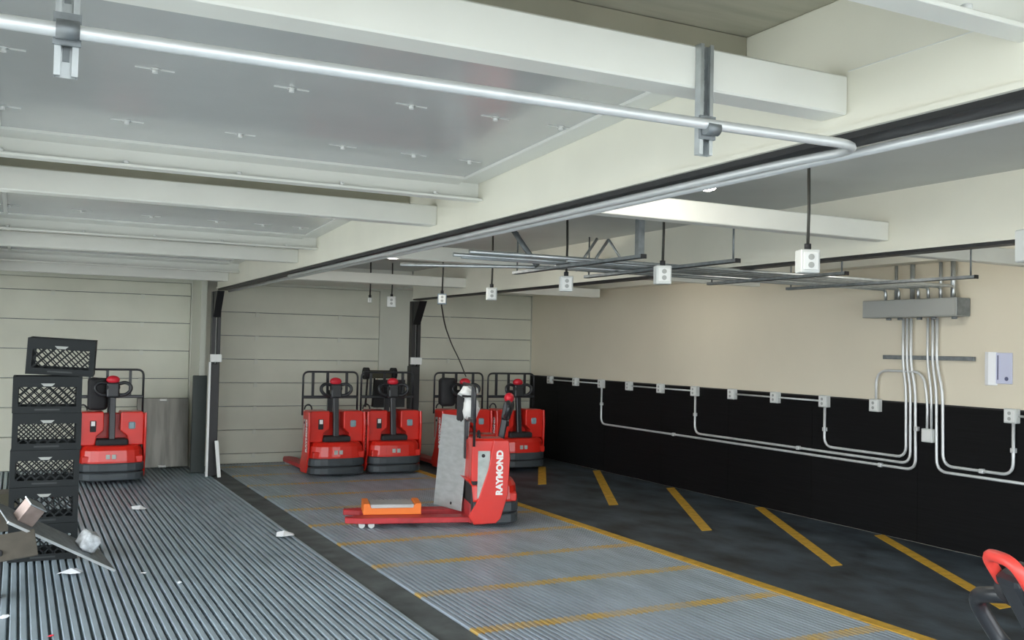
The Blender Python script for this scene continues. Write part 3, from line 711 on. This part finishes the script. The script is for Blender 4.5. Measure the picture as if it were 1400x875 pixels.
# ------------------------------------------------------------------ crates
CW, CD, CH = 0.44, 0.33, 0.257
def make_crate(label, mat):
    t = thing('milk_crate', label, 'crate', (0, 0, 0), 0, 'stacked plastic crates')
    P = lambda n, bm, m=mat: obj(n, bm, m, t, local=True)
    bm = bmesh.new(); w, d = CW / 2, CD / 2; th = 0.012
    for z0, z1 in ((0.0, 0.045), (CH - 0.075, CH - 0.002)):
        box(bm, -w, w, -d, -d + th, z0, z1); box(bm, -w, w, d - th, d, z0, z1)
        box(bm, -w, -w + th, -d + th, d - th, z0, z1); box(bm, w - th, w, -d + th, d - th, z0, z1)
    P('rim_bands', bm)
    for sx in (-1, 1):
        for sy in (-1, 1):
            bm = bmesh.new(); x0, x1 = sorted((sx * w, sx * (w - .035))); y0, y1 = sorted((sy * d, sy * (d - .035)))
            box(bm, x0, x1, y0, y1, 0.045, CH - .075); P('corner_post', bm)
    za, zb = 0.045, CH - 0.075; hh = zb - za
    def lattice(length, place):
        bm = bmesh.new(); n = int(length / 0.055); step = length / n
        for k in range(-2, n + 2):
            for s in (1, -1):
                a = -length / 2 + k * step + (0 if s > 0 else hh)
                p0, p1 = (a, za), (a + s * hh, zb)
                # clip to the panel
                (u0, q0), (u1, q1) = p0, p1
                def clip(u, q, lim):
                    if u < -lim: q = q + (-lim - u) * (1 if s > 0 else -1) * 1.0; u = -lim
                    if u > lim: q = q + (lim - u) * (1 if s > 0 else -1); u = lim
                    return u, q
                u0c, q0c = clip(u0, q0, length / 2); u1c, q1c = clip(u1, q1, length / 2)
                if abs(u1c - u0c) < 0.012: continue
                hwid = 0.0062
                v = [place(u0c - hwid, q0c, 0), place(u0c + hwid, q0c, 0), place(u1c + hwid, q1c, 0), place(u1c - hwid, q1c, 0)]
                vb = [place(u0c - hwid, q0c, 1), place(u0c + hwid, q0c, 1), place(u1c + hwid, q1c, 1), place(u1c - hwid, q1c, 1)]
                A = [bm.verts.new(x) for x in v]; Bv = [bm.verts.new(x) for x in vb]
                bm.faces.new(A); bm.faces.new(Bv[::-1])
                for i in range(4): bm.faces.new((A[i], A[(i + 1) % 4], Bv[(i + 1) % 4], Bv[i]))
        return bm
    lx, ly = CW - .07, CD - .07
    P('lattice', lattice(lx, lambda u, q, s: (u, -d + .002 + s * .008, q))); P('lattice', lattice(lx, lambda u, q, s: (u, d - .002 - s * .008, q)))
    P('lattice', lattice(ly, lambda u, q, s: (-w + .002 + s * .008, u, q))); P('lattice', lattice(ly, lambda u, q, s: (w - .002 - s * .008, u, q)))
    bm = bmesh.new()
    for k in range(8): x = -w + .03 + k * (CW - .06) / 7; box(bm, x - .007, x + .007, -d + .01, d - .01, 0.0, 0.010)
    for k in range(6): yq = -d + .03 + k * (CD - .06) / 5; box(bm, -w + .01, w - .01, yq - .007, yq + .007, 0.0, 0.010)
    P('bottom_grid', bm)
    bm = bmesh.new(); prism(bm, [(-.045, CH - .050), (.045, CH - .050), (.025, CH - .070), (-.025, CH - .070)], 'y', -d - .003, -d); P('emblem', bm, 'greybox')
    P('name_bar', B(-.08, .08, -d - .002, -d, .018, .030), 'crate2')
    return t
c0 = make_crate('black plastic crate at the bottom of the stack', 'crate')
CR = [('black plastic crate at the bottom of the stack', 0.0), ('black plastic crate second from the floor', 0.012), ('black plastic crate in the middle of the stack', -0.01), ('black plastic crate fourth from the floor', 0.008), ('black plastic crate under the tilted topmost one', 0.0)]
SX, SY = 0.20, 7.70
for k, (lb, rz) in enumerate(CR):
    c = c0 if k == 0 else copy_tree(c0)
    c['label'] = lb; c.location = (SX + (0.004, -.002, 0.0, .003, 0.0)[k], SY, k * CH); c.rotation_euler = (0, 0, -0.02 + rz)
ct = copy_tree(c0); ct['label'] = 'topmost black crate sitting askew on the stack'
ct.location = (SX + 0.085, SY + 0.05, 5 * CH + 0.010); ct.rotation_euler = (0.03, 0.045, -0.10)

# ------------------------------------------------------------------ upturned dolly plate, boxes and litter by the crates
dl = thing('dolly_plate', 'thin metal dolly plate tilted on edge before the crates', 'dolly', (0.28, 6.85, 0.0))
def tilted(bm, c, rot):
    for v in bm.verts: v.co = Vector(c) + rot @ v.co
    return bm
ax = Vector((0.645, 0.35, -0.42)).normalized()        # down the slope, toward the right
ay = Vector((-0.18, 0.93, 0.25)); ay = (ay - ax * ay.dot(ax)).normalized(); az = ax.cross(ay)
RT = Matrix((ax, ay, az)).transposed()
cen = (-0.02, 0.055, 0.275)
obj('plate', tilted(B(-.42, .42, -.14, .14, -.006, .006, bev=.003), cen, RT), 'galvdark', dl, local=True)
obj('edge_rim', tilted(B(-.42, .42, -.148, -.140, -.008, .008), cen, RT), 'conduit', dl, local=True)
obj('bracket', tilted(B(-.32, -.21, -.05, .05, .006, .125, bev=.004), cen, RT), 'copper', dl, local=True)
obj('bracket_lip', tilted(B(-.325, -.205, -.055, .055, .125, .133), cen, RT), 'galv', dl, local=True)
obj('wrapped_bracket', tilted(crumple(B(.15, .27, -.06, .06, .006, .12, bev=.03, seg=3), .008, 5), cen, RT), 'clear', dl, local=True)
bx = thing('brown_board', 'brown board propping up the tilted dolly plate', 'board', (0.02, 6.60, 0.0), 0.15)
obj('board', tilted(B(-.12, .12, -.10, .10, 0, .012, bev=.002), (0, 0, .29), Matrix.Rotation(0.7, 3, 'X') @ Matrix.Rotation(-.15, 3, 'Y')), 'brown', bx, local=True)
obj('stand', tilted(B(-.17, -.07, -.05, .05, 0, .28, bev=.004), (0, 0, 0), Matrix.Identity(3)), 'rubber', bx, local=True)
cb = thing('cardboard_carton', 'dark brown carton on the floor behind the crate stack', 'carton', (-0.10, 8.9, 0), 0.1)
obj('body', B(-.14, .14, -.14, .14, 0, .30, bev=.004), 'brown', cb, local=True)
obj('flap', B(-.14, .14, -.145, -.14, .20, .30), 'olive', cb, local=True)
def scrap(x, y, s, label, mat='paper', seed=1):
    rnd = random.Random(seed); bm = bmesh.new()
    n = 7; top = []
    for k in range(n):
        a = 2 * PI * k / n; r = s * rnd.uniform(.5, 1.0)
        top.append(bm.verts.new((x + math.cos(a) * r, y + math.sin(a) * r * .7, 0.004 + rnd.uniform(0, .35) * s)))
    c = bm.verts.new((x, y, 0.004 + .4 * s))
    for k in range(n): bm.faces.new((top[k], top[(k + 1) % n], c))
    r = bmesh.ops.extrude_face_region(bm, geom=bm.faces[:])
    for g in r['geom']:
        if isinstance(g, bmesh.types.BMVert): g.co.z -= 0.003
    return tag(obj('paper_scrap', bm, mat), label, 'litter', 'litter on the ribbed floor')
scrap(1.95, 7.78, .12, 'torn white paper by the dark floor strip', seed=3)
scrap(1.05, 9.5, .09, 'white paper scrap before the parked jack', seed=4)
scrap(-0.02, 6.07, .035, 'white scrap at the picture edge', seed=5)
scrap(0.79, 6.87, .025, 'tiny pale scrap right of the dolly plate', seed=6)
scrap(0.97, 6.52, .03, 'small crumpled wrapper on the ribs', mat='clear', seed=7)
scrap(0.205, 5.60, .02, 'tiny red scrap between the ribs', mat='redcap', seed=8)
scrap(0.36, 7.02, .10, 'thin white scrap under the dolly plate', seed=9)
bpy.context.view_layer.update()
